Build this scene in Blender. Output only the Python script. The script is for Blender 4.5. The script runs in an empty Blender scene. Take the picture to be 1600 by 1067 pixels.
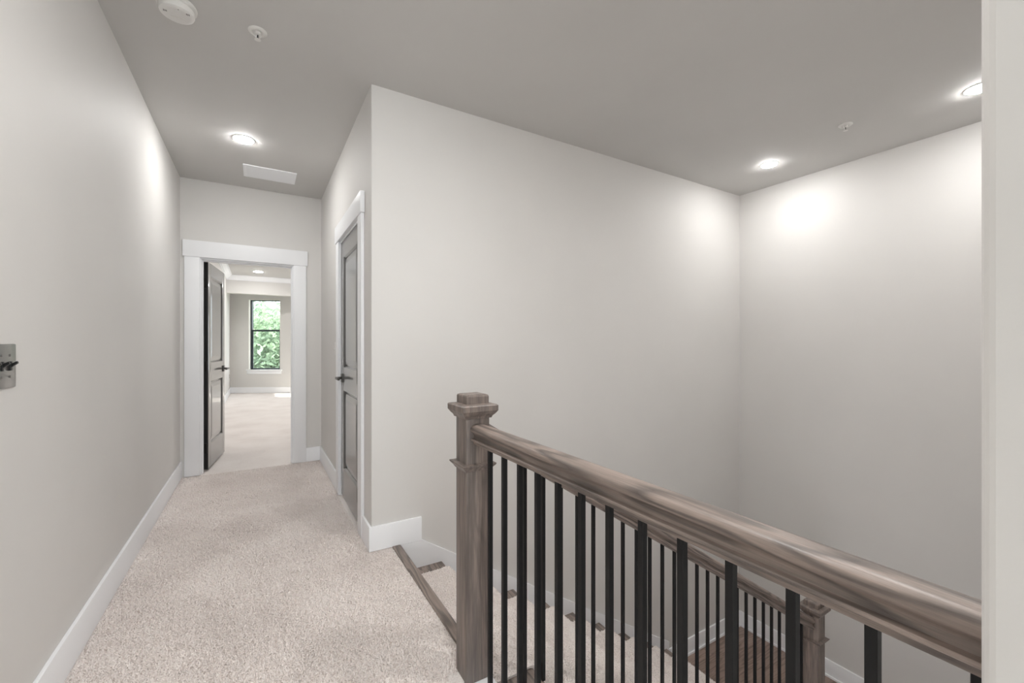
import bpy, bmesh, math, random
import numpy as np
from mathutils import Vector, Matrix

random.seed(7)
SC = bpy.context.scene
COL = SC.collection

# ------------------------------------------------------------------ camera, world, sun, exposure
CAM_YAW = 0.5368
cam_d = bpy.data.cameras.new('camera')
cam_d.sensor_width = 36.0
cam_d.lens = 666.48 / 1600 * 36
cam_d.shift_y = 4.9 / 1600
cam_d.clip_start = 0.02
cam = bpy.data.objects.new('camera', cam_d)
COL.objects.link(cam)
cam.location = (0, 0, 1.2)
cam.rotation_euler = (math.pi / 2, 0, -CAM_YAW)
SC.camera = cam

world = bpy.data.worlds.new('sky'); SC.world = world
world.use_nodes = True
bg = world.node_tree.nodes['Background']
bg.inputs[0].default_value = (0.93, 0.95, 1.0, 1)
bg.inputs[1].default_value = 2.3

sun_d = bpy.data.lights.new('sun', 'SUN'); sun_d.energy = 6.0; sun_d.angle = 0.02
sun_d.color = (1, .95, .88)
sun = bpy.data.objects.new('sun', sun_d); COL.objects.link(sun)
sun.rotation_euler = Vector((-0.80, 0.45, -0.62)).to_track_quat('-Z', 'Y').to_euler()

SC.view_settings.view_transform = 'Standard'
SC.view_settings.look = 'None'
SC.view_settings.gamma = 1.0
SC.view_settings.use_curve_mapping = False
SC.view_settings.exposure = 1.30
SC.cycles.max_bounces = 16; SC.cycles.diffuse_bounces = 10

HALL_W, STAIR_W, BED_W, BACK_W = 4.5, 3.7, 9.8, 3.2     # lamp watts

# ------------------------------------------------------------------ plan (metres; camera stands at x=0, y=0)
XL, XR, XRR = -.608, .566, 4.22       # hall left wall, hall right wall, stairwell right wall
YF, YS, YN = 4.85, 2.553, .1285        # hall end wall, stair wall, near wall end
XN = .62                              # near wall face
CE = 2.717                            # ceiling
YB = -2.6                             # wall behind the camera
ZB = -3.294                           # floor below
RISE, GOING, X0 = .1647, .263, .737   # stair
ZL = -10 * RISE                       # wooden landing

# ------------------------------------------------------------------ helpers
def link(name, me, mat=None, parent=None):
    o = bpy.data.objects.new(name, me); COL.objects.link(o)
    if mat is not None:
        me.materials.clear() if False else None
        if not me.materials: me.materials.append(mat)
    if parent is not None: o.parent = parent
    return o
def empty(name, loc=(0, 0, 0), rotz=0.0, parent=None):
    o = bpy.data.objects.new(name, None); COL.objects.link(o)
    o.empty_display_size = .05
    o.location = loc; o.rotation_euler = (0, 0, rotz)
    if parent is not None: o.parent = parent
    return o
def tag(o, label=None, cat=None, group=None, kind=None):
    if label: o['label'] = label
    if cat: o['category'] = cat
    if group: o['group'] = group
    if kind: o['kind'] = kind
    return o
def bm_box(bm, x0, x1, y0, y1, z0, z1):
    v = [bm.verts.new(p) for p in ((x0,y0,z0),(x1,y0,z0),(x1,y1,z0),(x0,y1,z0),(x0,y0,z1),(x1,y0,z1),(x1,y1,z1),(x0,y1,z1))]
    for f in ((3,2,1,0),(4,5,6,7),(0,1,5,4),(1,2,6,5),(2,3,7,6),(3,0,4,7)):
        bm.faces.new([v[i] for i in f])
    return v
def fin(name, bm, mat, parent=None, bevel=0, seg=2, smooth=False, edges=None):
    bmesh.ops.recalc_face_normals(bm, faces=bm.faces[:])
    if bevel:
        es = [e for e in bm.edges if edges is None or edges(e)]
        bmesh.ops.bevel(bm, geom=es, offset=bevel, segments=seg, affect='EDGES', profile=.5, clamp_overlap=True)
    me = bpy.data.meshes.new(name); bm.to_mesh(me); bm.free()
    if smooth:
        me.polygons.foreach_set('use_smooth', [True] * len(me.polygons))
        try: me.set_sharp_from_angle(angle=math.radians(32))
        except Exception: pass
    return link(name, me, mat, parent)
def box(name, x0, x1, y0, y1, z0, z1, mat, parent=None, bevel=0, seg=2):
    bm = bmesh.new(); bm_box(bm, x0, x1, y0, y1, z0, z1)
    return fin(name, bm, mat, parent, bevel, seg, smooth=bool(bevel))
def boxes(name, lst, mat, parent=None):
    bm = bmesh.new()
    for b in lst: bm_box(bm, *b)
    return fin(name, bm, mat, parent)
def bm_prism(bm, pts, vec):
    """polygon pts (3D list) extruded by vec"""
    a = [bm.verts.new(p) for p in pts]; vec = Vector(vec)
    b = [bm.verts.new(Vector(p) + vec) for p in pts]
    n = len(pts)
    bm.faces.new(a); bm.faces.new(b[::-1])
    for i in range(n):
        bm.faces.new((a[i], b[i], b[(i + 1) % n], a[(i + 1) % n]))
def prism(name, pts, vec, mat, parent=None, bevel=0, smooth=False):
    bm = bmesh.new(); bm_prism(bm, pts, vec)
    return fin(name, bm, mat, parent, bevel, smooth=smooth or bool(bevel))
def bm_lathe(bm, prof, cx=0, cy=0, n=40):
    """prof = [(r,z)...] around the z axis"""
    rings = []
    for r, z in prof:
        if r < 1e-6: rings.append([bm.verts.new((cx, cy, z))])
        else: rings.append([bm.verts.new((cx + r * math.cos(2*math.pi*i/n), cy + r * math.sin(2*math.pi*i/n), z)) for i in range(n)])
    for a, b in zip(rings, rings[1:]):
        for i in range(n):
            j = (i + 1) % n
            if len(a) == 1 and len(b) == 1: continue
            if len(a) == 1: bm.faces.new((a[0], b[i], b[j]))
            elif len(b) == 1: bm.faces.new((a[i], a[j], b[0]))
            else: bm.faces.new((a[i], a[j], b[j], b[i]))
def lathe(name, prof, mat, parent=None, cx=0, cy=0, n=40, axis=None):
    bm = bmesh.new(); bm_lathe(bm, prof, cx, cy, n)
    if axis is not None:
        q = Vector((0, 0, 1)).rotation_difference(Vector(axis)).to_matrix()
        bmesh.ops.transform(bm, matrix=q.to_4x4(), verts=bm.verts[:])
    return fin(name, bm, mat, parent, smooth=True)
def move_mesh(o, v):
    o.data.transform(Matrix.Translation(Vector(v))); return o

# ------------------------------------------------------------------ materials
def mat_new(name):
    m = bpy.data.materials.new(name); m.use_nodes = True
    nt = m.node_tree; return m, nt, nt.nodes['Principled BSDF']
def node(nt, typ, **kw):
    n = nt.nodes.new(typ)
    for k, v in kw.items(): setattr(n, k, v)
    return n
def paint(name, col, rough=.5, bump=0.0, scale=350, spec=.35):
    m, nt, b = mat_new(name)
    b.inputs['Roughness'].default_value = rough
    b.inputs['Specular IOR Level'].default_value = spec
    tc = node(nt, 'ShaderNodeTexCoord')
    nz = node(nt, 'ShaderNodeTexNoise'); nz.inputs['Scale'].default_value = 1.3; nz.inputs['Detail'].default_value = 3
    nt.links.new(tc.outputs['Object'], nz.inputs['Vector'])
    rp = node(nt, 'ShaderNodeValToRGB')
    rp.color_ramp.elements[0].position = .3; rp.color_ramp.elements[1].position = .7
    rp.color_ramp.elements[0].color = tuple(c * .975 for c in col) + (1,)
    rp.color_ramp.elements[1].color = tuple(min(1, c * 1.02) for c in col) + (1,)
    nt.links.new(nz.outputs['Fac'], rp.inputs['Fac']); nt.links.new(rp.outputs['Color'], b.inputs['Base Color'])
    if bump:
        n2 = node(nt, 'ShaderNodeTexNoise'); n2.inputs['Scale'].default_value = scale; n2.inputs['Detail'].default_value = 2
        nt.links.new(tc.outputs['Object'], n2.inputs['Vector'])
        bp = node(nt, 'ShaderNodeBump'); bp.inputs['Strength'].default_value = bump; bp.inputs['Distance'].default_value = .001
        nt.links.new(n2.outputs['Fac'], bp.inputs['Height']); nt.links.new(bp.outputs['Normal'], b.inputs['Normal'])
    return m
def metal(name, col, rough, metallic=1.0):
    m, nt, b = mat_new(name)
    b.inputs['Base Color'].default_value = (*col, 1); b.inputs['Roughness'].default_value = rough
    b.inputs['Metallic'].default_value = metallic
    tc = node(nt, 'ShaderNodeTexCoord'); nz = node(nt, 'ShaderNodeTexNoise'); nz.inputs['Scale'].default_value = 60
    nt.links.new(tc.outputs['Object'], nz.inputs['Vector'])
    mr = node(nt, 'ShaderNodeMapRange'); mr.inputs['To Min'].default_value = rough * .85; mr.inputs['To Max'].default_value = rough * 1.15
    nt.links.new(nz.outputs['Fac'], mr.inputs['Value']); nt.links.new(mr.outputs['Result'], b.inputs['Roughness'])
    return m
def wood(name, axis, dark, mid, light, rough=.46, seed=0.0, ring=1.0, coat=.12, straight=.45):
    """stained oak; grain runs along axis (a vector)"""
    m, nt, b = mat_new(name)
    tc = node(nt, 'ShaderNodeTexCoord')
    # rotate so that grain direction becomes local X
    q = Vector(axis).normalized().rotation_difference(Vector((1, 0, 0))).to_euler()
    mp0 = node(nt, 'ShaderNodeMapping'); mp0.inputs['Rotation'].default_value = q
    mp0.inputs['Location'].default_value = (seed, seed * .7, seed * .3)
    nt.links.new(tc.outputs['Object'], mp0.inputs['Vector'])
    def stretched(sx, s, detail=4, rough_=.6):
        mp = node(nt, 'ShaderNodeMapping'); mp.inputs['Scale'].default_value = (sx, s, s)
        nt.links.new(mp0.outputs['Vector'], mp.inputs['Vector'])
        n = node(nt, 'ShaderNodeTexNoise'); n.inputs['Scale'].default_value = 1; n.inputs['Detail'].default_value = detail
        n.inputs['Roughness'].default_value = rough_
        nt.links.new(mp.outputs['Vector'], n.inputs['Vector']); return n
    # cathedral rings: contour bands of a stretched noise
    big = stretched(1.3, 11 * ring, 2, .5)
    mul = node(nt, 'ShaderNodeMath', operation='MULTIPLY'); mul.inputs[1].default_value = 9
    nt.links.new(big.outputs['Fac'], mul.inputs[0])
    fr = node(nt, 'ShaderNodeMath', operation='FRACT'); nt.links.new(mul.outputs[0], fr.inputs[0])
    rr = node(nt, 'ShaderNodeValToRGB')
    e = rr.color_ramp.elements
    e[0].position = 0; e[0].color = (.1, .1, .1, 1); e[1].position = 1; e[1].color = (.25, .25, .25, 1)
    x = e.new(.3); x.color = (.75, .75, .75, 1); x = e.new(.75); x.color = (.95, .95, .95, 1)
    nt.links.new(fr.outputs[0], rr.inputs['Fac'])
    fine = stretched(9, 260, 3, .7)
    mid_n = stretched(2.5, 45, 4, .6)
    mx = node(nt, 'ShaderNodeMix', data_type='FLOAT'); mx.inputs[0].default_value = straight
    nt.links.new(rr.outputs['Color'], mx.inputs[2]); nt.links.new(mid_n.outputs['Fac'], mx.inputs[3])
    mx2 = node(nt, 'ShaderNodeMix', data_type='FLOAT'); mx2.inputs[0].default_value = .38
    nt.links.new(mx.outputs[0], mx2.inputs[2]); nt.links.new(fine.outputs['Fac'], mx2.inputs[3])
    rp = node(nt, 'ShaderNodeValToRGB'); e = rp.color_ramp.elements
    e[0].position = .25; e[0].color = (*dark, 1); e[1].position = .75; e[1].color = (*light, 1)
    x = e.new(.5); x.color = (*mid, 1)
    nt.links.new(mx2.outputs[0], rp.inputs['Fac']); nt.links.new(rp.outputs['Color'], b.inputs['Base Color'])
    bp = node(nt, 'ShaderNodeBump'); bp.inputs['Strength'].default_value = .25; bp.inputs['Distance'].default_value = .0006
    nt.links.new(fine.outputs['Fac'], bp.inputs['Height']); nt.links.new(bp.outputs['Normal'], b.inputs['Normal'])
    b.inputs['Roughness'].default_value = rough
    b.inputs['Coat Weight'].default_value = coat; b.inputs['Coat Roughness'].default_value = .25
    return m

M = {}
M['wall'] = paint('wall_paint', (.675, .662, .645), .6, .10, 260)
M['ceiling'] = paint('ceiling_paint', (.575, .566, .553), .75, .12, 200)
M['white'] = paint('white_trim_paint', (.86, .87, .892), .38, 0)
M['door'] = paint('grey_door_paint', (.115, .115, .115), .3, .0, 120, .5)
_b = M['door'].node_tree.nodes['Principled BSDF']; _b.inputs['Coat Weight'].default_value = .85; _b.inputs['Coat Roughness'].default_value = .09
M['black'] = metal('black_iron', (.0055, .0055, .006), .5, 0)
M['black'].node_tree.nodes['Principled BSDF'].inputs['Specular IOR Level'].default_value = .3
M['hinge'] = metal('dark_bronze', (.02, .018, .016), .4, .7)
M['lever'] = metal('gunmetal_lever', (.10, .095, .09), .35, .9)
M['steel'] = metal('brushed_steel', (.33, .325, .32), .3, 1)
M['screw'] = metal('screw_steel', (.30, .29, .28), .35, 1)
M['toggle'] = paint('black_plastic', (.012, .012, .012), .3)
M['plastic'] = paint('white_plastic', (.72, .71, .69), .42)
M['slot'] = paint('dark_slot', (.03, .03, .03), .8)
OAK = ((.060, .048, .042), (.155, .125, .110), (.34, .268, .232))
M['oak_v'] = wood('grey_oak_upright', (0, 0, 1), *OAK, seed=1.3, straight=.85)
M['oak_v2'] = wood('grey_oak_upright_second', (0, 0, 1), *OAK, seed=4.1, straight=.85)
M['oak_y'] = wood('grey_oak_along_hall', (0, 1, 0), *OAK, seed=2.2, ring=.9)
M['oak_x'] = wood('grey_oak_cross', (1, 0, 0), *OAK, seed=3.7)
M['oak_slope'] = wood('grey_oak_sloping', (GOING, 0, -RISE), *OAK, seed=5.2)
FL = ((.11, .078, .064), (.215, .152, .124), (.33, .245, .205))
PLANKM = [wood('walnut_plank_%s' % n, (1, 0, 0), *[tuple(c * k for c in t) for t in FL], rough=.32, seed=s, coat=.3)
          for n, k, s in (('deep', .85, 1.0), ('warm', 1.0, 6.0), ('pale', 1.2, 11.0))]

def carpet_mat(name, c0, c1, c2):
    m, nt, b = mat_new(name)
    tc = node(nt, 'ShaderNodeTexCoord')
    n1 = node(nt, 'ShaderNodeTexNoise'); n1.inputs['Scale'].default_value = 190; n1.inputs['Detail'].default_value = 3
    n2 = node(nt, 'ShaderNodeTexNoise'); n2.inputs['Scale'].default_value = 2.6; n2.inputs['Detail'].default_value = 3
    for n in (n1, n2): nt.links.new(tc.outputs['Object'], n.inputs['Vector'])
    mx = node(nt, 'ShaderNodeMix', data_type='FLOAT'); mx.inputs[0].default_value = .3
    nt.links.new(n1.outputs['Fac'], mx.inputs[2]); nt.links.new(n2.outputs['Fac'], mx.inputs[3])
    rp = node(nt, 'ShaderNodeValToRGB'); e = rp.color_ramp.elements
    e[0].position = .3; e[0].color = (*c0, 1); e[1].position = .7; e[1].color = (*c2, 1)
    x = e.new(.5); x.color = (*c1, 1)
    nt.links.new(mx.outputs[0], rp.inputs['Fac']); nt.links.new(rp.outputs['Color'], b.inputs['Base Color'])
    bp = node(nt, 'ShaderNodeBump'); bp.inputs['Strength'].default_value = .8; bp.inputs['Distance'].default_value = .006
    nt.links.new(n1.outputs['Fac'], bp.inputs['Height']); nt.links.new(bp.outputs['Normal'], b.inputs['Normal'])
    b.inputs['Roughness'].default_value = .95; b.inputs['Specular IOR Level'].default_value = .1
    b.inputs['Sheen Weight'].default_value = .25
    return m
M['carpet'] = carpet_mat('beige_carpet', (.62, .55, .52), (.88, .82, .79), (.96, .92, .895))

def lamp_mat(name, strength, col=(1, .97, .92)):
    m, nt, b = mat_new(name)
    b.inputs['Base Color'].default_value = (.8, .8, .8, 1)
    b.inputs['Emission Color'].default_value = (*col, 1); b.inputs['Emission Strength'].default_value = strength
    return m
def glass_mat():
    m, nt, b = mat_new('window_glass')
    out = nt.nodes['Material Output']
    t = node(nt, 'ShaderNodeBsdfTransparent'); t.inputs[0].default_value = (.93, .96, .95, 1)
    g = node(nt, 'ShaderNodeBsdfGlossy'); g.inputs['Roughness'].default_value = .02
    mx = node(nt, 'ShaderNodeMixShader'); mx.inputs[0].default_value = .06
    nt.links.new(t.outputs[0], mx.inputs[1]); nt.links.new(g.outputs[0], mx.inputs[2]); nt.links.new(mx.outputs[0], out.inputs[0])
    return m
M['glass'] = glass_mat()
M['sash'] = paint('slate_window_frame', (.035, .045, .052), .4)
M['return'] = paint('cream_window_return', (.78, .76, .72), .6)

# ------------------------------------------------------------------ structure
def S(o, label=None):
    o['kind'] = 'structure'
    if label: o['label'] = label
    return o
T = .115
S(box('wall_left', XL - T, XL, YB, YF + T, -.3, CE + .02, M['wall']), 'plain greige wall along the left of the hall')
DX0, DX1, DZ = -.461, .309, 2.003      # far doorway
S(boxes('wall_far', [(XL, DX0, YF, YF + T, -.3, CE + .02), (DX1, 3.2, YF, YF + T, -.3, CE + .02), (DX0, DX1, YF, YF + T, DZ, CE + .02)], M['wall']),
  'greige end wall of the hall around the open doorway')
DY0, DY1, DZ2 = 2.86, 3.63, 2.02       # closet doorway in the right hall wall
def hall_right():
    bm = bmesh.new()
    # L shaped near piece so that the outside corner is one softened edge
    pts = [(XR, DY0), (XR, YS), (XRR + T, YS), (XRR + T, YS + T), (XR + T, YS + T), (XR + T, DY0)]
    bm_prism(bm, [(x, y, ZB) for x, y in pts], (0, 0, CE + .02 - ZB))
    bmesh.ops.recalc_face_normals(bm, faces=bm.faces[:])
    es = [e for e in bm.edges if all(abs(v.co.x - XR) < 1e-5 and abs(v.co.y - YS) < 1e-5 for v in e.verts)]
    bmesh.ops.bevel(bm, geom=es, offset=.006, segments=3, affect='EDGES', profile=.5)
    bm_box(bm, XR, XR + T, DY1, YF, -.3, CE + .02)
    bm_box(bm, XR, XR + T, DY0, DY1, DZ2, CE + .02)
    return fin('wall_stair', bm, M['wall'])
S(hall_right(), 'large greige wall turning from the hall along the stairs')
S(box('wall_closet', 1.5, 1.6, YS + T, YF, -.3, CE, M['wall']), 'wall behind the closed grey door')
S(box('wall_right', XRR, XRR + T, YB, YS, ZB, CE + .02, M['wall']), 'greige wall at the foot of the stairs above the landing')
def near_block():
    bm = bmesh.new(); bm_box(bm, XN, XRR, YB, YN, ZB, CE + .02)
    bmesh.ops.recalc_face_normals(bm, faces=bm.faces[:])
    es = [e for e in bm.edges if all(abs(v.co.x - XN) < 1e-5 and abs(v.co.y - YN) < 1e-5 for v in e.verts)]
    bmesh.ops.bevel(bm, geom=es, offset=.012, segments=4, affect='EDGES', profile=.5)
    return fin('wall_near', bm, M['wall'])
S(near_block(), 'pale wall end at the right edge where the handrail stops')
BW0, BW1, BWZ0, BWZ1 = -.57, .58, .06, 2.60  # opening for the window added to light the hall from behind
S(boxes('wall_back', [(XL, BW0, YB - T, YB, -.3, CE + .02), (BW1, XN, YB - T, YB, -.3, CE + .02), (BW0, BW1, YB - T, YB, -.3, BWZ0), (BW0, BW1, YB - T, YB, BWZ1, CE + .02)], M['wall']), 'wall behind the viewer with an added tall fill window')
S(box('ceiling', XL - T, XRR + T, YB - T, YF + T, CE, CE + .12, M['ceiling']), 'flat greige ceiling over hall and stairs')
# hall floor: slab plus carpet layer
hall_floor = S(boxes('floor', [(XL, X0 - .028, 1.40, YF + T, -.3, -.006), (XL, XN - .027, YB, 1.40, -.3, -.006), (X0 - .028, XRR, YB, YN, -.3, -.006)], M['carpet']), 'beige cut pile carpet of the upstairs hall')
# under-hall wall and bottom floor of the stairwell
S(box('wall_under', -.1, 0, YN, YS, ZB, -.3, M['wall']), 'wall of the storey below')
S(box('floor_below', -.1, XRR, YN, YS, ZB - .1, ZB, PLANKM[1]), 'wood floor of the storey below')

# bedroom beyond the door
BXL, BXR, BYH = -.60, 3.2, 11.3
CB = 2.74
ang = math.radians(27)
A0 = Vector((BXL, 12.66))                       # left end of the angled window wall
tdir = Vector((math.cos(ang), -math.sin(ang)))  # runs right and towards the hall
ndir = Vector((math.sin(ang), math.cos(ang)))   # outward
LW = (BXR - BXL) / tdir.x
S(box('wall_bedroom_left', BXL - T, BXL, YF + T, 12.9, -.3, CB + .05, M['wall']), 'bright left wall of the bedroom seen through the doorway')
RW0, RW1, RZ0, RZ1 = 9.55, 10.45, .55, 2.3
S(boxes('wall_bedroom_right', [(BXR, BXR + T, YF, RW0, -.3, CB + .05), (BXR, BXR + T, RW1, 12.0, -.3, CB + .05),
     (BXR, BXR + T, RW0, RW1, -.3, RZ0), (BXR, BXR + T, RW0, RW1, RZ1, CB + .05)], M['wall']), 'bedroom wall with a sunny side window')
S(box('ceiling_bedroom', BXL - T, BXR + T, YF + T, 13.0, CB, CB + .1, M['ceiling']), 'flat bedroom ceiling seen through the doorway')
bed_floor = S(box('floor_bedroom', BXL - T, BXR + T, YF + T, 13.0, -.3, -.006, M['carpet']), 'bright beige carpet of the bedroom')
S(box('wall_header', BXL, BXR, BYH, BYH + .16, 2.345, CB, M['wall']), 'dropped header beam in front of the bedroom window bay')
def on_wall(s, d=0.0): p = A0 + tdir * s + ndir * d; return p
# angled window wall, built in its own frame (x along wall, y outward), with an opening
WS0, WS1, WZ0, WZ1 = .44, 1.21, .575, 2.325
def angled_parent(name, label=None):
    e = empty(name, (A0.x, A0.y, 0), -ang); return e
wfar = boxes('wall_window', [(0, WS0, 0, .16, -.3, CB), (WS1, LW, 0, .16, -.3, CB), (WS0, WS1, 0, .16, -.3, WZ0), (WS0, WS1, 0, .16, WZ1, CB)], M['wall'])
wfar.location = (A0.x, A0.y, 0); wfar.rotation_euler = (0, 0, -ang)
S(wfar, 'bedroom wall around the tall double hung window')

# ------------------------------------------------------------------ trim
BH, BT = .142, .015
def baseboard(name, x0, x1, y0, y1, z0, label, face, parent=None):
    """face: which side is the visible face: '+x','-x','-y','+y' ; a small eased top edge"""
    bm = bmesh.new(); bm_box(bm, x0, x1, y0, y1, z0, z0 + BH)
    o = fin(name, bm, M['white'], parent, bevel=.004, seg=2, smooth=True,
            edges=lambda e: all(abs(v.co.z - z0 - BH) < 1e-5 for v in e.verts))
    if parent is None: S(o, label)
    return o
baseboard('baseboard_left', XL, XL + BT, YB, YF, 0, 'white baseboard along the left hall wall', '+x')
baseboard('baseboard_far', .424, XR, YF - BT, YF, 0, 'short white baseboard right of the open doorway', '-y')
baseboard('baseboard_right', XR - BT, XR, DY1 + .115, YF - BT, 0, 'white baseboard between the closed door and the hall end', '-x')
baseboard('baseboard_corner', XR - BT, XR, YS - BT, DY0 - .115, 0, 'short white baseboard between closed door and wall corner', '-x')
baseboard('baseboard_stair', XR, .865, YS - BT, YS, 0, 'white baseboard end at the top of the stairs', '-y')
baseboard('baseboard_near', XN - BT, XN, YB, YN - .002, 0, 'white baseboard on the near wall', '-x')
def landing_base(name, x0, x1, y0, y1, label, shoe):
    o = baseboard(name, x0, x1, y0, y1, ZL, label, '')
    sx0, sx1, sy0, sy1 = shoe
    bm = bmesh.new(); bm_box(bm, sx0, sx1, sy0, sy1, ZL, ZL + .02)
    fin('shoe_moulding', bm, M['white'], o, bevel=.007, seg=3, smooth=True, edges=lambda e: all(abs(v.co.z - ZL - .02) < 1e-5 for v in e.verts))
landing_base('baseboard_landing', 3.135, XRR, YS - BT, YS, 'white baseboard with shoe moulding on the landing below the stair wall', (3.135, XRR - BT, YS - BT - .013, YS - BT))
landing_base('baseboard_landing_right', XRR - BT, XRR, YN, YS - BT, 'white baseboard with shoe moulding on the landing right wall', (XRR - BT - .013, XRR - BT, YN, YS - BT))
baseboard('baseboard_bedroom_left', BXL, BXL + BT, YF + T, 12.64, 0, 'white baseboard along the bedroom left wall', '')
bb = boxes('baseboard_window', [(0.01, LW, -BT, 0, 0, BH)], M['white'])
bb.location = (A0.x, A0.y, 0); bb.rotation_euler = (0, 0, -ang); S(bb, 'white baseboard below the bedroom window')
# crown moulding in the bedroom
def crown_profile(k): # (outwards, down)
    return [(0, 0), (.105, 0), (.105, -.012), (.085, -.02), (.06, -.05), (.03, -.082), (.014, -.09), (.014, -.105), (0, -.105)]
cp = crown_profile(1)
S(prism('trim_1', [(BXL + a, YF + T, CB + z) for a, z in cp], (0, BYH - YF - T, 0), M['white']), 'white crown moulding along the bedroom left wall')
S(prism('trim_2', [(BXL, BYH - a, CB + z) for a, z in cp], (BXR - BXL, 0, 0), M['white']), 'white crown moulding above the bedroom header')

# door casings
def casing_y(name, label):        # far doorway, on wall y = YF, faces -y
    r = S(empty(name, ((DX0 + DX1) / 2, YF, 0)), label)
    ox, oy = r.location.x, r.location.y
    cw, ct = .114, .019
    box('casing_board', DX0 - cw - ox, DX0 - ox, -ct, 0, 0, DZ, M['white'], r, .002)
    box('casing_board', DX1 - ox, DX1 + cw - ox, -ct, 0, 0, DZ, M['white'], r, .002)
    box('head_casing', DX0 - cw - .012 - ox, DX1 + cw + .012 - ox, -ct - .007, 0, DZ, DZ + .150, M['white'], r, .002)
    jd = T + .005
    for xa, xb in ((DX0 - ox, DX0 + .012 - ox), (DX1 - .012 - ox, DX1 - ox)):
        box('jamb', xa, xb, -.002, jd, 0, DZ - .012, M['white'], r)
    box('head_jamb', DX0 - ox, DX1 - ox, -.002, jd, DZ - .014, DZ, M['white'], r)
    box('door_stop', DX0 + .012 - ox, DX0 + .022 - ox, .03, .07, 0, DZ - .014, M['white'], r)
    box('door_stop', DX1 - .022 - ox, DX1 - .012 - ox, .03, .07, 0, DZ - .014, M['white'], r)
    box('door_stop', DX0 + .022 - ox, DX1 - .022 - ox, .03, .07, DZ - .026, DZ - .014, M['white'], r)
    # bedroom side casing
    box('casing_board', DX0 - cw - ox, DX0 - ox, T, T + ct, 0, DZ, M['white'], r)
    box('casing_board', DX1 - ox, DX1 + cw - ox, T, T + ct, 0, DZ, M['white'], r)
casing_y('trim_3', 'white flat casing around the open doorway at the hall end')
def casing_x(name, label):
    r = S(empty(name, (XR, (DY0 + DY1) / 2, 0)), label); oy = r.location.y
    cw, ct = .114, .019
    box('casing_board', -ct, 0, DY0 - cw - oy, DY0 - oy, 0, DZ2, M['white'], r, .002)
    box('casing_board', -ct, 0, DY1 - oy, DY1 + cw - oy, 0, DZ2, M['white'], r, .002)
    box('head_casing', -ct - .007, 0, DY0 - cw - .012 - oy, DY1 + cw + .012 - oy, DZ2, DZ2 + .132, M['white'], r, .002)
    for a, b_ in ((DY0 - oy, DY0 + .012 - oy), (DY1 - .012 - oy, DY1 - oy)):
        box('jamb', -.002, T, a, b_, 0, DZ2 - .012, M['white'], r)
    box('head_jamb', -.002, T, DY0 - oy, DY1 - oy, DZ2 - .014, DZ2, M['white'], r)
casing_x('trim_4', 'white flat casing around the closed grey door')

# ------------------------------------------------------------------ doors (two panel)
def panel_piece(name, x0, x1, z0, z1, t, parent, mat):
    """raised panel with a sloped sticking edge on both faces; local x width, y thickness"""
    bm = bmesh.new()
    h = t / 2
    rings = [(0, h - .001), (.010, h - .011), (.012, h - .0155), (.020, h - .0155), (.022, h - .011), (.060, h - .004), (.064, h - .0035)]
    for sgn in (-1, 1):
        prev = None
        for ins, y in rings:
            vs = [bm.verts.new((a, sgn * y, c)) for a, c in ((x0 + ins, z0 + ins), (x1 - ins, z0 + ins), (x1 - ins, z1 - ins), (x0 + ins, z1 - ins))]
            if prev:
                for i in range(4): bm.faces.new((prev[i], prev[(i + 1) % 4], vs[(i + 1) % 4], vs[i]))
            prev = vs
        bm.faces.new(prev)
    return fin(name, bm, mat, parent)
def lever_set(parent, x, z, t, side, toward, two_sides=True):
    """lever handle; toward = sign along x the lever points"""
    for sg in ((-1, 1) if two_sides else (side,)):
        h = empty('handle', (x, sg * t / 2, z), 0, parent)
        y0, y1 = (0, .010) if sg > 0 else (-.010, 0)
        box('rosette', -.033, .033, y0, y1, -.033, .033, M['lever'], h, .003)
        ya, yb = (.010, .052) if sg > 0 else (-.052, -.010)
        box('spindle', -.010, .010, ya, yb, -.010, .010, M['lever'], h, .003)
        yc, yd = (.040, .056) if sg > 0 else (-.056, -.040)
        box('lever', min(0, toward * .115) - .011, max(0, toward * .115) + .011, yc, yd, -.010, .010, M['lever'], h, .004)
def panel_door(name, w, h, t, label, loc, rotz):
    r = S(empty(name, loc, rotz), label)
    st, top, lock0, lock1, bot = .108, .125, 1.01, .83, .225
    y = t / 2
    box('stile', 0, st, -y, y, 0, h, M['door'], r, .0015)
    box('stile', w - st, w, -y, y, 0, h, M['door'], r, .0015)
    for z0, z1 in ((0, bot), (lock1, lock0), (h - top, h)):
        box('rail', st, w - st, -y, y, z0, z1, M['door'], r)
    panel_piece('panel', st, w - st, bot, lock1, t, r, M['door'])
    panel_piece('panel', st, w - st, lock0, h - top, t, r, M['door'])
    return r
def hinge(parent, x, y, z, lx=.0, ly=.0, plate=None):
    e = empty('hinge', (x, y, z), 0, parent)
    lathe('knuckle', [(0, -.05), (.0065, -.05), (.0065, .05), (0, .05)], M['hinge'], e, n=14)
    lathe('pin_cap', [(0, .05), (.0045, .05), (.005, .055), (0, .059)], M['hinge'], e, n=12)
    if plate: box('leaf', *plate, -.048, .048, M['hinge'], e)
    return e
# door_1 : hinged at the left jamb, swung into the bedroom
DT = .036
a1 = math.radians(83.3)
hx, hy = DX0 + .014, YF + T + .004
d1 = panel_door('door_1', .745, 1.975, DT, 'grey two panel door standing open into the bedroom', (hx, hy, .014), a1)
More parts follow.
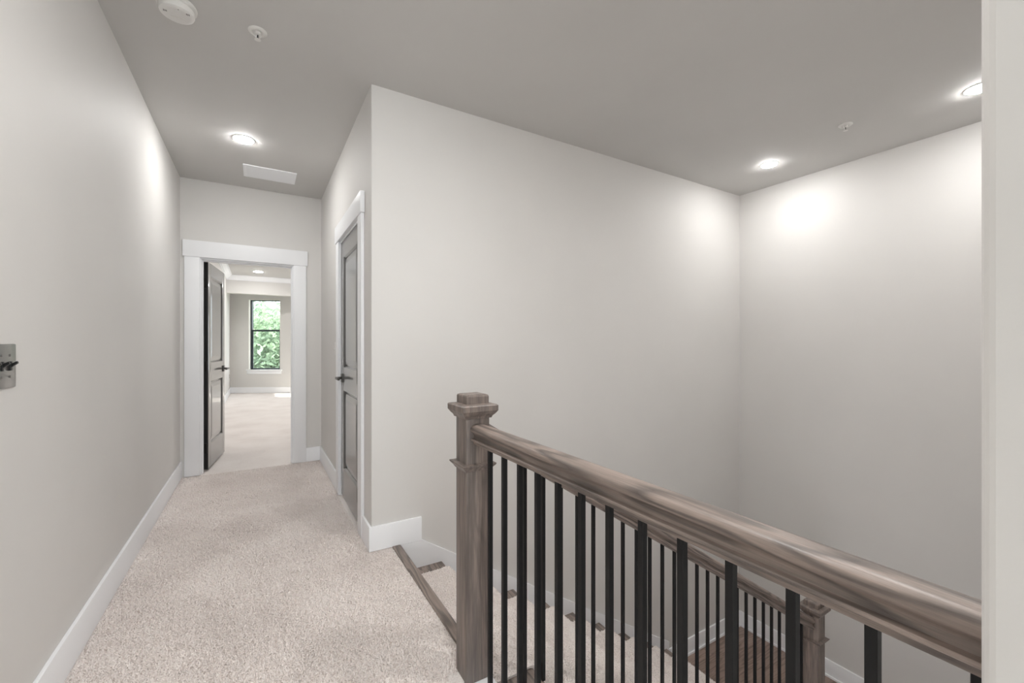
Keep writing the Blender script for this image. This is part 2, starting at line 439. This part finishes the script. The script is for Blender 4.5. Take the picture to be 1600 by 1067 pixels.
# slab hangs to the right of the hinge axis: shift meshes so that its back edge clears the jamb
for c in list(d1.children): c.data.transform(Matrix.Translation((.004, -DT / 2 - .002, 0)))
lever_set(d1, .745 - .06, .925, DT, -1, -1)
for c in list(d1.children):
    if c.name.startswith('handle'): c.location.y += -DT / 2 - .002
for z in (.20, .98, 1.77):
    hinge(d1, -.002, .006, z, plate=(-.003, .004, -.036, -.004))
box('edge_band', .0025, .004, -DT - .0015, -.0025, 0, 1.975, M['toggle'], d1)
# door_2 : closed, in the right hall wall; visible face looks to -x
d2 = panel_door('door_2', .741, 1.99, DT, 'closed grey two panel door in the right hall wall', (XR + DT / 2 + .004, DY0 + .0145, .014), math.pi / 2)
lever_set(d2, .741 - .06, .925, DT, 1, -1, two_sides=False)
for z in (.22, .98, 1.80):
    hinge(d2, -.005, DT / 2 + .004, z, plate=(-.004, .012, DT / 2 - DT / 2 + .0181, .0192))

# ------------------------------------------------------------------ staircase
NX = lambda k: X0 + GOING * k
NZ = lambda k: -RISE * k
YA, YBk = 1.375, YS - BT           # near and wall side of the flight
stair = empty('staircase', (NX(9), (YA + YBk) / 2, ZL))
tag(stair, 'straight flight of oak tipped white stairs going down to the wooden landing', 'staircase')
so = stair.location
def rel(p): return (p[0] - so.x, p[1] - so.y, p[2] - so.z)
pts = [(X0 - .028, -.03)]
for k in range(1, 10):
    pts += [(NX(k - 1) - .028, NZ(k) - .028), (NX(k) - .028, NZ(k) - .028)]
pts += [(NX(9) - .028, ZL - .02), (NX(9) - .028, ZL - .25), (X0 - .028, -.42)]
prism('stair_body', [rel((x, YA + .030, z)) for x, z in pts], (0, YBk - YA - .030, 0), M['white'], stair)
def tread(name, xa, xb, z, y0, y1, mat, parent, off):
    bm = bmesh.new(); bm_box(bm, xa - off[0], xb - off[0], y0 - off[1], y1 - off[1], z - .028 - off[2], z - off[2])
    return fin(name, bm, mat, parent, bevel=.011, seg=3, smooth=True,
               edges=lambda e: all(abs(v.co.x - xb + off[0]) < 1e-5 for v in e.verts) and abs(e.verts[0].co.y - e.verts[1].co.y) > .1)
for k in range(1, 10):
    tread('tread', NX(k - 1) - .028, NX(k), NZ(k), YA, YBk, M['oak_y'], stair, so)
tread('landing_nosing', X0 - .052, X0, .003, 1.474, YBk, M['oak_y'], stair, so)
# skirt board against the wall
sl = RISE / GOING
sk = [(X0 - .03, -.002), (.867, -.002), (3.135, -1.438), (3.135, ZL - .02), (2.9, ZL - .02), (X0 - .03, -.4)]
prism('skirt_board', [rel((x, YBk, z)) for x, z in sk], (0, BT - .0005, 0), M['white'], stair)
# runner
RY0, RY1 = 1.500, 2.437
prof = []
th = .011
for k in range(0, 10):
    x, z = NX(k), NZ(k)
    if k == 0: prof += [(x - .028 + th, -.030)]
    else:
        prof += [(x - .050, z + th), (x - .026, z + th + .005), (x - .008, z + th + .005), (x + .006, z + th - .001), (x + .013, z - .006), (x + .012, z - .022), (x + .004, z - .034), (x - .028 + th, z - .042)]
    nzk = NZ(k + 1)
    prof += [(x - .028 + th, nzk + th)] if k < 9 else [(x - .028 + th, nzk + .001)]
outer = prof
inner = [(x - th * .9, z - th * .9) for x, z in prof]
runner = empty('stair_runner', (NX(9), (RY0 + RY1) / 2, ZL))
tag(runner, 'beige carpet runner laid down the middle of the stairs', 'runner')
bm = bmesh.new(); ro = runner.location
A = [bm.verts.new((x - ro.x, RY0 - ro.y, z - ro.z)) for x, z in outer]; Bv = [bm.verts.new((x - ro.x, RY1 - ro.y, z - ro.z)) for x, z in outer]
C_ = [bm.verts.new((x - ro.x, RY0 - ro.y, z - ro.z)) for x, z in inner]; D_ = [bm.verts.new((x - ro.x, RY1 - ro.y, z - ro.z)) for x, z in inner]
for i in range(len(outer) - 1):
    bm.faces.new((A[i], A[i+1], Bv[i+1], Bv[i])); bm.faces.new((C_[i+1], C_[i], D_[i], D_[i+1]))
    bm.faces.new((A[i+1], A[i], C_[i], C_[i+1])); bm.faces.new((Bv[i], Bv[i+1], D_[i+1], D_[i]))
run_mesh = fin('backing', bm, M['carpet'], runner, smooth=True)

# wooden landing planks
landing = S(box('floor_landing', NX(9) - .026, XRR, YN, YS, ZL - .25, ZL - .014, M['slot']), 'dark wood plank landing at the foot of the stairs')
y = YN; PW = .121
row = 0; rnd = random.Random(3)
while y < YS - .005:
    y1 = min(y + PW, YS)
    cuts = [NX(9) - .026, XRR]
    c = NX(9) + rnd.uniform(.25, .9); cuts.insert(1, c)
    for xa, xb in zip(cuts, cuts[1:]):
        pl = box('plank', xa + .0006, xb - .0006, y + .0008, y1 - .0008, ZL - .014, ZL, rnd.choice(PLANKM), landing)
    y = y1; row += 1
# lower flight (under the guard, hidden below the frame)
pts2 = [(NX(9) - .026, ZL - .25)]
for k in range(1, 10):
    xk = NX(9) - .026 - GOING * (k - 1); zk = ZL - RISE * k
    pts2 += [(xk, zk), (xk - GOING, zk)]
pts2 += [(NX(9) - .026 - GOING * 9, ZB), (NX(9) - .026, ZB)]
lf = prism('floor_lower_flight', [(x, YN, z) for x, z in pts2], (0, 1.22, 0), M['carpet'])
S(lf, 'carpeted lower flight leaving the landing')

# ------------------------------------------------------------------ guard railing (top of the stairwell)
GX = .680
guard = empty('guard_railing', (GX, .78, 0))
tag(guard, 'grey oak guard railing with square newel and black balusters in front', 'railing')
go = guard.location
box('floor_curb', XN - .027 - go.x, X0 - go.x, YN - go.y, 1.400 - go.y, -.3, -.012, M['white'], guard, .003)
def newel(parent, cx, cy, z0, ztop, mat, off):
    """box newel; ztop = top of the cap block"""
    r = empty('newel_post', (cx - off[0], cy - off[1], z0 - off[2]), 0, parent)
    h = ztop - z0; a = .046
    box('shaft', -a, a, -a, a, 0, h - .075, mat, r, .003)
    def ringed(name, prof):
        bm = bmesh.new(); prev = None
        for e, z in prof:
            vs = [bm.verts.new((sx * e, sy * e, z)) for sx, sy in ((-1, -1), (1, -1), (1, 1), (-1, 1))]
            if prev:
                for i in range(4): bm.faces.new((prev[i], prev[(i+1) % 4], vs[(i+1) % 4], vs[i]))
            else: bm.faces.new(vs[::-1])
            prev = vs
        bm.faces.new(prev)
        return fin(name, bm, mat, r)
    ringed('cap_moulding', [(a - .002, h - .087), (a + .006, h - .085), (a + .008, h - .079), (a + .010, h - .076), (a + .016, h - .070), (a + .022, h - .061),
                            (a + .024, h - .058), (a + .024, h - .040), (a + .020, h - .036), (a - .004, h - .033)])
    ringed('cap_block', [(a - .002, h - .036), (a - .002, h - .008), (a - .004, h - .003), (a - .011, h)])
    ringed('collar', [(a - .002, h - .275), (a + .003, h - .274), (a + .008, h - .266), (a + .017, h - .256), (a + .019, h - .253), (a + .019, h - .249), (a - .002, h - .246)])
    return r
NY = 1.427
newel(guard, GX, NY, -.012, 1.020, M['oak_v'], go)
# handrail profile (u across, w up from rail bottom)
half = [(.0165, 0), (.0178, .0012), (.0178, .0125), (.0270, .0135), (.0290, .0160), (.0290, .0185), (.0270, .0208), (.0175, .0222), (.0150, .0270), (.0148, .0330), (.0172, .0390),
        (.0230, .0438), (.0285, .0475), (.0308, .0525), (.0302, .0580), (.0268, .0635), (.0208, .0680), (.0125, .0706), (.0045, .0715)]
RP = [(-u, w) for u, w in half] + [(u, w) for u, w in reversed(half)]
RH = .0715
def rail(name, p0, p1, mat, parent, off):
    """sweep RP from p0 to p1 (points at rail bottom centre), plumb end cuts"""
    p0, p1 = Vector(p0), Vector(p1); d = (p1 - p0); dh = Vector((d.x, d.y, 0)).normalized(); side = Vector((-dh.y, dh.x, 0))
    k = d.length / Vector((d.x, d.y, 0)).length
    bm = bmesh.new()
    bm_prism(bm, [p0 + side * u + Vector((0, 0, w * k)) - Vector(off) for u, w in RP], d)
    return fin(name, bm, mat, parent, smooth=True)
RB = .9155 - RH
rail('handrail', (GX, NY - .046, RB), (GX, YN - .004, RB), M['oak_y'], guard, go)
BS = .0070
def baluster(parent, x, y, z0, z1, off):
    e = box('baluster', x - BS - off[0], x + BS - off[0], y - BS - off[1], y + BS - off[1], z0 - off[2], z1 - off[2], M['black'], parent, .0008, 1)
    return e
for i in range(13):
    baluster(guard, GX,   .1385 + .0958 * i, -.012, RB + .004, go)

# ------------------------------------------------------------------ sloping stair railing
SY = 1.4265
flight_rail = empty('stair_railing', (3.212, SY, ZL))
tag(flight_rail, 'sloping grey oak stair railing with black balusters ending at the lower newel', 'railing')
fo = flight_rail.location
newel(flight_rail, 3.212, SY, ZL, -.515, M['oak_v2'], fo)
kk = math.hypot(1, sl)
zr0 = .915 - RH * kk; x_a, x_b = GX + .0465, 3.212 - .046
zr1 = zr0 - sl * (x_b - x_a)
rail('handrail', (x_a, SY, zr0), (x_b, SY, zr1), M['oak_slope'], flight_rail, fo)
for i in range(-5, 21):
    x = 1.264 + .0892 * i
    if x > 3.15: continue
    k = max(1, min(10, math.floor((x - X0) / GOING) + 1))
    zt = NZ(k)
    baluster(flight_rail, x, SY, zt, zr0 - sl * (x - x_a) + .012, fo)

# ------------------------------------------------------------------ bedroom window
win = S(empty('window_1', (A0.x, A0.y, 0), -ang), 'tall dark framed double hung window in the bedroom')
w0, w1 = WS0, WS1
# drywall returns, stool and apron
box('return', w0 - .001, w0 + .012, -.001, .11, WZ0, WZ1, M['return'], win)
box('return', w1 - .012, w1 + .001, -.001, .11, WZ0, WZ1, M['return'], win)
box('return', w0 + .012, w1 - .012, -.001, .11, WZ1 - .012, WZ1 + .001, M['return'], win)
box('window_sill', w0 - .045, w1 + .045, -.04, .11, WZ0 - .022, WZ0 + .004, M['white'], win, .003)
box('apron', w0 - .025, w1 + .025, -.018, 0, WZ0 - .105, WZ0 - .022, M['white'], win, .002)
f0, f1, fz0, fz1 = w0 + .012, w1 - .012, WZ0 + .004, WZ1 - .012
fw = .032
zm = 1.555
for nm, b_ in (('window_frame', (f0, f0 + fw, .075, .15, fz0, fz1)), ('window_frame', (f1 - fw, f1, .075, .15, fz0, fz1)),
               ('window_frame', (f0 + fw, f1 - fw, .075, .15, fz0, fz0 + fw)), ('window_frame', (f0 + fw, f1 - fw, .075, .15, fz1 - fw * .7, fz1))):
    box(nm, *b_, M['sash'], win)
g0, g1 = f0 + fw, f1 - fw
box('meeting_rail', g0, g1, .085, .135, zm - .024, zm + .018, M['sash'], win)
box('sash_stile', g0, g0 + .022, .09, .115, fz0 + fw, zm - .024, M['sash'], win)
box('sash_stile', g1 - .022, g1, .09, .115, fz0 + fw, zm - .024, M['sash'], win)
box('pane', g0 + .022, g1 - .022, .100, .105, fz0 + fw, zm - .024, M['glass'], win)
box('pane', g0, g1, .120, .125, zm + .018, fz1 - fw * .7, M['glass'], win)
# side window of the bedroom (sun comes in here)
w2 = S(empty('window_2', (BXR, (RW0 + RW1) / 2, 0)), 'side window of the bedroom letting in the sun')
hw = (RW1 - RW0) / 2
for b_ in ((.04, .10, -hw, -hw + .04, RZ0, RZ1), (.04, .10, hw - .04, hw, RZ0, RZ1), (.04, .10, -hw + .04, hw - .04, RZ0, RZ0 + .04), (.04, .10, -hw + .04, hw - .04, RZ1 - .04, RZ1), (.05, .09, -hw + .04, hw - .04, 1.40, 1.44)):
    box('window_frame', *b_, M['sash'], w2)
box('pane', .068, .072, -hw + .04, hw - .04, RZ0 + .04, 1.40, M['glass'], w2)
box('pane', .068, .072, -hw + .04, hw - .04, 1.44, RZ1 - .04, M['glass'], w2)
w3 = S(empty('fill_window', ((BW0 + BW1) / 2, YB - T, BWZ0)), 'unseen tall window added behind the viewer to brighten the hall')  # added window, out of view, lights the stair wall and carpet
bw, bh = (BW1 - BW0) / 2, BWZ1 - BWZ0
for b_ in ((-bw, -bw + .04, 0, bh), (bw - .04, bw, 0, bh), (-bw + .04, bw - .04, 0, .04), (-bw + .04, bw - .04, bh - .04, bh)):
    box('window_frame', b_[0], b_[1], .02, .08, b_[2], b_[3], M['sash'], w3)
box('pane', -bw + .04, bw - .04, .048, .052, .04, bh - .04, M['glass'], w3)
def portal(name, loc, rot, sx, sy):
    ld = bpy.data.lights.new(name, 'AREA'); ld.shape = 'RECTANGLE'; ld.size = sx; ld.size_y = sy; ld.cycles.is_portal = True
    o = bpy.data.objects.new(name, ld); COL.objects.link(o); o.location = loc; o.rotation_euler = rot
pc = on_wall((WS0 + WS1) / 2, .17)
portal('window_light_portal', (pc.x, pc.y, (WZ0 + WZ1) / 2), Vector((-ndir.x, -ndir.y, 0)).to_track_quat('-Z', 'Y').to_euler(), .75, 1.72)
portal('side_window_light_portal', (BXR + T + .01, (RW0 + RW1) / 2, (RZ0 + RZ1) / 2), Vector((-1, 0, 0)).to_track_quat('-Z', 'Y').to_euler(), .9, 1.72)

portal('fill_window_light_portal', ((BW0 + BW1) / 2, YB - T - .01, (BWZ0 + BWZ1) / 2), Vector((0, 1, 0)).to_track_quat('-Z', 'Y').to_euler(), 1.0, 2.3)
# ------------------------------------------------------------------ ceiling fixtures
def downlight(x, y, z, r, watts, label, group='recessed ceiling lights', spread=math.pi):
    e = tag(empty('recessed_light', (x, y, z)), label, 'light', group)
    lathe('trim_ring', [(r, 0), (r + .008, 0), (r + .008, -.002), (r + .006, -.004), (r, -.004)], M['plastic'], e, n=48)
    dome = [(r, 0), (r, -.004)] + [(r * math.cos(t), -.004 - .011 * math.sin(t)) for t in (.25, .5, .75, 1.0, 1.25)] + [(0, -.015)]
    lathe('lens', dome, lamp_mat('lit_led_lens', watts / (math.pi * math.pi * r * r), (1, .99, .97)), e, n=40)
    return e
downlight(-.093, 3.725, CE, .064, HALL_W, 'lit recessed ceiling light in the hall before the air grille')
downlight(3.70, 1.98, CE, .058, STAIR_W, 'lit recessed ceiling light near the far corner above the stairs')
downlight(3.665, .755, CE, .058, STAIR_W, 'lit recessed ceiling light partly hidden by the near wall end')
downlight(0.0, 10.48, CB, .085, BED_W * .5, 'small lit recessed light in the bedroom ceiling')
downlight(1.9, 9.2, CB, .085, BED_W, 'added unseen fill light in the bedroom, right of the doorway view')  # unseen lamp added to brighten the bedroom
downlight(0.6, 7.0, CB, .085, BED_W, 'added unseen fill light in the bedroom, above the bedroom door')  # second bedroom lamp added out of view for brightness
downlight(0.0, -1.0, CE, .072, BACK_W, 'added unseen fill light behind the viewer')  # added out of view to brighten the near hall
downlight(.50, 1.12, CE, .066, 7.0, 'added fill light overhead between hall and stairwell, above the picture')  # lamp added off-frame to light the stairs and hall carpet
downlight(1.45, .72, CE, .066, 6.5, 'added fill light over the stairwell, above the picture')  # lamp added off-frame to lift the middle of the stair wall

def sprinkler(x, y, label):
    e = tag(empty('fire_sprinkler', (x, y, CE)), label, 'sprinkler', 'ceiling sprinkler heads')
    lathe('escutcheon', [(.012, 0), (.040, 0), (.041, -.003), (.036, -.007), (.026, -.009), (.022, -.006), (.012, -.005)], M['plastic'], e, n=36)
    lathe('body', [(0, -.002), (.013, -.002), (.013, -.016), (.008, -.018), (0, -.018)], M['plastic'], e, n=20)
    lathe('bulb', [(0, -.018), (.003, -.019), (.003, -.036), (0, -.038)], M['slot'], e, n=10)
    for s in (-1, 1):
        bm = bmesh.new()
        bm_prism(bm, [(s * .011, -.002, -.016), (s * .014, -.002, -.026), (s * .004, -.002, -.040), (s * .002, -.002, -.038), (s * .011, -.002, -.026), (s * .008, -.002, -.016)], (0, .004, 0))
        fin('frame_arm', bm, M['plastic'], e)
    lathe('deflector', [(0, -.038), (.013, -.0395), (.014, -.041), (0, -.0425)], M['plastic'], e, n=20)
sprinkler(-.002, 2.405, 'white sprinkler head on the ceiling beside the smoke detector')
sprinkler(3.483, 1.353, 'white sprinkler head on the ceiling above the stairwell')

sm = tag(empty('smoke_detector', (-.312, 2.402, CE)), 'round white smoke detector on the ceiling at the top left', 'smoke detector')
lathe('mounting_plate', [(0, 0), (.073, 0), (.075, -.004), (.074, -.012), (.066, -.016), (.05, -.016)], M['plastic'], sm, n=56)
body = lathe('body', [(.05, -.014), (.062, -.016), (.065, -.020), (.066, -.034), (.063, -.042), (.056, -.046), (.047, -.0475), (0, -.0475)], M['plastic'], sm, n=56)
lathe('test_button', [(.010, -.0475), (.011, -.0475), (.0108, -.0500), (.009, -.0508), (0, -.0508)], M['plastic'], sm, cx=.005, cy=-.028, n=24)
lathe('indicator', [(.0016, -.0475), (.0016, -.0486), (0, -.0486)], M['slot'], sm, cx=.011, cy=-.046, n=10)
for (bx, by, ax) in ((-.040, -.012, .5), (.043, -.030, -.5)):
    for k in range(-1, 2):
        box('vent_slot', bx + k * .005 - .0011, bx + k * .005 + .0011, by - .005, by + .005, -.0484, -.0474, M['slot'], sm)
bm = bmesh.new()
box('label_ridge', -.025, .03, .012, .016, -.0487, -.0473, M['plastic'], sm)

# return air grille
gv = tag(empty('air_grille', (.092, 4.365, CE)), 'white slatted return air grille on the hall ceiling', 'grille')
gx, gy = .203, .146
for b_ in ((-gx, gx, -gy, -gy + .022), (-gx, gx, gy - .022, gy), (-gx, -gx + .022, -gy + .022, gy - .022), (gx - .022, gx, -gy + .022, gy - .022)):
    box('frame', *b_, -.008, 0, M['white'], gv, .002)
box('backing', -gx + .02, gx - .02, -gy + .02, gy - .02, -.0015, 0, M['slot'], gv)
ns = 17
slat_me = None
for i in range(ns):
    yy = -gy + .022 + (i + .5) * (2 * gy - .044) / ns
    if slat_me is None:
        o = prism('slat', [(-gx + .022, -.008, -.002), (-gx + .022, .004, -.0085), (-gx + .022, .005, -.0075), (-gx + .022, -.007, -.001)], (2 * gx - .044, 0, 0), M['white'], gv)
        slat_me = o.data
    else: o = link('slat', slat_me, None, gv)
    o.location = (0, yy, 0)

# ------------------------------------------------------------------ wall plates
SWY = 1.745
sw = tag(empty('light_switch', (XL, SWY, 1.140)), 'brushed steel switch plate with black toggles on the left wall', 'switch')
bm = bmesh.new(); bm_box(bm, 0, .006, -.118, .052, -.062, .062)
fin('plate', bm, M['steel'], sw, bevel=.004, seg=2, smooth=True, edges=lambda e: all(v.co.x > .005 for v in e.verts))
for i in range(3):
    yy = .0130 - .046 * i
    tg = box('toggle_base', .004, .010, yy - .006, yy + .006, -.013, .013, M['toggle'], sw, .001)
    bm = bmesh.new()
    bm_prism(bm, [(.006, yy - .005, -.008), (.006, yy - .005, .004), (.0205, yy - .004, .0135), (.0225, yy - .004, .0075)], (0, .0095, 0))
    fin('toggle', bm, M['toggle'], sw, bevel=.001)
    for z in (.030, -.030):
        q = lathe('screw', [(0, 0), (.0036, 0), (.0036, .0012), (.0025, .0018), (0, .0018)], M['screw'], sw, n=16, axis=(1, 0, 0))
        q.location = (.006, yy, z)
s2 = tag(empty('light_switch', (XR, 3.862, 1.165)), 'white switch plate on the wall just past the closed grey door', 'switch')
box('plate', -.006, 0, -.036, .036, -.058, .058, M['plastic'], s2, .002)
box('toggle', -.014, -.005, -.005, .005, -.004, .010, M['plastic'], s2, .001)
ot = tag(empty('wall_outlet', (BXL, 12.25, .44)), 'outlet plate on the bedroom left wall near the window corner', 'outlet')
box('plate', 0, .006, -.036, .036, -.058, .058, M['plastic'], ot, .002)
for z in (.024, -.024):
    box('socket', .005, .008, -.015, .015, z - .016, z + .016, M['slot'], ot, .001)

# ------------------------------------------------------------------ carpet pile
def pile(name, parent, P, N, h, wdt, seed, lean=.75):
    """one small bent blade per point; P (n,3) world points, N (n,3) normals"""
    rg = np.random.default_rng(seed); n = len(P)
    az = rg.uniform(0, 2 * np.pi, n)
    N = N / np.linalg.norm(N, axis=1)[:, None]
    ref = np.where(np.abs(N[:, 1:2]) < .9, np.array([[0, 1., 0]]), np.array([[1., 0, 0]]))
    T1 = np.cross(N, ref); T1 /= np.linalg.norm(T1, axis=1)[:, None]; T2 = np.cross(N, T1)
    d = T1 * np.cos(az)[:, None] + T2 * np.sin(az)[:, None]
    s = -T1 * np.sin(az)[:, None] + T2 * np.cos(az)[:, None]
    hh = (h * rg.uniform(.6, 1.25, n))[:, None]; ww = (wdt * rg.uniform(.7, 1.3, n))[:, None]
    ln = (lean * rg.uniform(.3, 1.3, n))[:, None]
    v0 = P - s * ww * .5 - N * .003; v1 = P + s * ww * .5 - N * .003
    v2 = P + N * hh + d * hh * ln + s * ww * .35; v3 = P + N * hh + d * hh * ln - s * ww * .35
    V = np.stack([v0, v1, v2, v3], 1).reshape(-1, 3)
    me = bpy.data.meshes.new(name)
    me.vertices.add(len(V)); me.vertices.foreach_set('co', V.astype(np.float32).ravel())
    me.loops.add(4 * n); me.loops.foreach_set('vertex_index', np.arange(4 * n, dtype=np.int32))
    me.polygons.add(n); me.polygons.foreach_set('loop_start', np.arange(0, 4 * n, 4, dtype=np.int32))
    me.polygons.foreach_set('loop_total', np.full(n, 4, dtype=np.int32))
    me.update(calc_edges=True)
    o = link(name, me, M['carpet'], parent); o['kind'] = 'stuff'
    return o
def grid(x0, x1, y0, y1, step, z, rg):
    xs = np.arange(x0, x1, step); ys = np.arange(y0, y1, step)
    g = np.stack(np.meshgrid(xs, ys), -1).reshape(-1, 2)
    g = g + rg.uniform(-.5, .5, g.shape) * step
    return np.column_stack([g, np.full(len(g), z)])
rg = np.random.default_rng(5)
Ps = [grid(XL + BT + .003, X0 - .056, 1.455, YS - .02, .0046, -.006, rg),
      grid(XL + BT + .003, XN - .032, .9, 1.455, .0050, -.006, rg),
      grid(XL + BT + .003, XR - BT - .003, YS - .02, 3.6, .0052, -.006, rg),
      grid(XL + BT + .003, XR - BT - .003, 3.6, YF - .02, .0065, -.006, rg)]
Pp = np.concatenate(Ps)
# soft footmark undulation of the pile height
pile('carpet_pile', hall_floor, Pp, np.tile([0, 0, 1.], (len(Pp), 1)), .0055, .0044, 11, 1.6)
# runner pile: along the profile
pp, nn = [], []
oa = np.array(outer)
for a, b in zip(oa[:-1], oa[1:]):
    L = np.linalg.norm(b - a)
    if L < .002: continue
    m_ = max(1, int(L / .0062)); t = (np.arange(m_) + .5) / m_
    ysr = np.arange(RY0 + .003, RY1 - .003, .0062)
    tt, yy = np.meshgrid(t, ysr)
    q = a + (b - a) * tt.reshape(-1, 1)
    q3 = np.column_stack([q[:, 0], yy.ravel() + rg.uniform(-.003, .003, yy.size), q[:, 1]])
    dv = (b - a) / L; nv = np.array([-dv[1], 0, dv[0]])
    if nv[0] + nv[2] < 0: nv = -nv
    pp.append(q3); nn.append(np.tile(nv, (len(q3), 1)))
pp = np.concatenate(pp); nn = np.concatenate(nn)
rp_o = pile('runner_pile', runner, pp - np.array(ro), nn, .0045, .0050, 12, 1.3)

# ------------------------------------------------------------------ outdoors
lawn_m = paint('lawn_green', (.10, .16, .05), .9)
S(box('ground', -25, 30, 14, 45, -4.3, -4.2, lawn_m), 'lawn outside the bedroom window')
def leaf_mat(name, a, b_):
    m, nt, p = mat_new(name)
    tc = node(nt, 'ShaderNodeTexCoord'); nz = node(nt, 'ShaderNodeTexNoise'); nz.inputs['Scale'].default_value = 1.2; nz.inputs['Detail'].default_value = 4
    nt.links.new(tc.outputs['Object'], nz.inputs['Vector'])
    rp = node(nt, 'ShaderNodeValToRGB'); e = rp.color_ramp.elements
    e[0].position = .35; e[0].color = (*a, 1); e[1].position = .65; e[1].color = (*b_, 1)
    nt.links.new(nz.outputs['Fac'], rp.inputs['Fac'])
    nt.links.new(rp.outputs['Color'], p.inputs['Base Color']); p.inputs['Roughness'].default_value = .5
    tl = node(nt, 'ShaderNodeBsdfTranslucent'); nt.links.new(rp.outputs['Color'], tl.inputs[0])
    mx = node(nt, 'ShaderNodeMixShader'); mx.inputs[0].default_value = .45
    nt.links.new(p.outputs[0], mx.inputs[1]); nt.links.new(tl.outputs[0], mx.inputs[2])
    nt.links.new(mx.outputs[0], nt.nodes['Material Output'].inputs[0])
    return m
LEAF = leaf_mat('pale_green_leaf', (.18, .27, .18), (.36, .46, .30))
BARK = paint('tree_bark', (.10, .095, .09), .9)
def tree(x, y, z0, hgt, crown_z, rad, n, seed, label):
    r = tag(empty('leafy_tree', (x, y, z0)), label, 'tree')
    rg = np.random.default_rng(seed)
    lathe('trunk', [(0, 0), (.24, 0), (.20, hgt * .25), (.15, hgt * .5), (.08, hgt * .8), (0, hgt * .95)], BARK, r, n=12)
    for k in range(9):
        a = rg.uniform(0, 2 * math.pi); zb = hgt * rg.uniform(.35, .75); L = rad * rg.uniform(.6, .95)
        p0 = Vector((0, 0, zb)); p1 = Vector((math.cos(a) * L, math.sin(a) * L, zb + L * rg.uniform(.25, .7)))
        b_ = lathe('branch', [(0, 0), (.05, 0), (.028, (p1 - p0).length * .6), (0, (p1 - p0).length)], BARK, r, n=6, axis=(p1 - p0).normalized())
        b_.location = p0
    # clustered leaves
    cl = rg.normal(size=(70, 3)); cl /= np.linalg.norm(cl, axis=1)[:, None]; cl *= (rg.uniform(.25, 1, 70) ** .5)[:, None] * rad
    cl[:, 2] *= 1.15
    c = cl[rg.integers(0, 70, n)] + rg.normal(size=(n, 3)) * rad * .16 + np.array([0, 0, crown_z - z0])
    u = rg.normal(size=(n, 3)); u /= np.linalg.norm(u, axis=1)[:, None]
    w = np.cross(u, rg.normal(size=(n, 3))); w /= np.linalg.norm(w, axis=1)[:, None]
    s = rg.uniform(.07, .14, n)[:, None]
    V = np.stack([c - u * s, c + w * s * .45, c + u * s, c - w * s * .45], 1).reshape(-1, 3)
    me = bpy.data.meshes.new('foliage'); me.from_pydata(V.tolist(), [], [(4*i, 4*i+1, 4*i+2, 4*i+3) for i in range(n)])
    o = link('foliage', me, LEAF, r); o['kind'] = 'stuff'
tree(0.9, 19.5, -4.2, 6.2, -.15, 2.4, 22000, 3, 'pale green leafy tree right outside the bedroom window')
tree(-1.5, 28.5, -4.2, 7.0, .2, 3.0, 24000, 8, 'leafy tree standing further left behind the first tree')
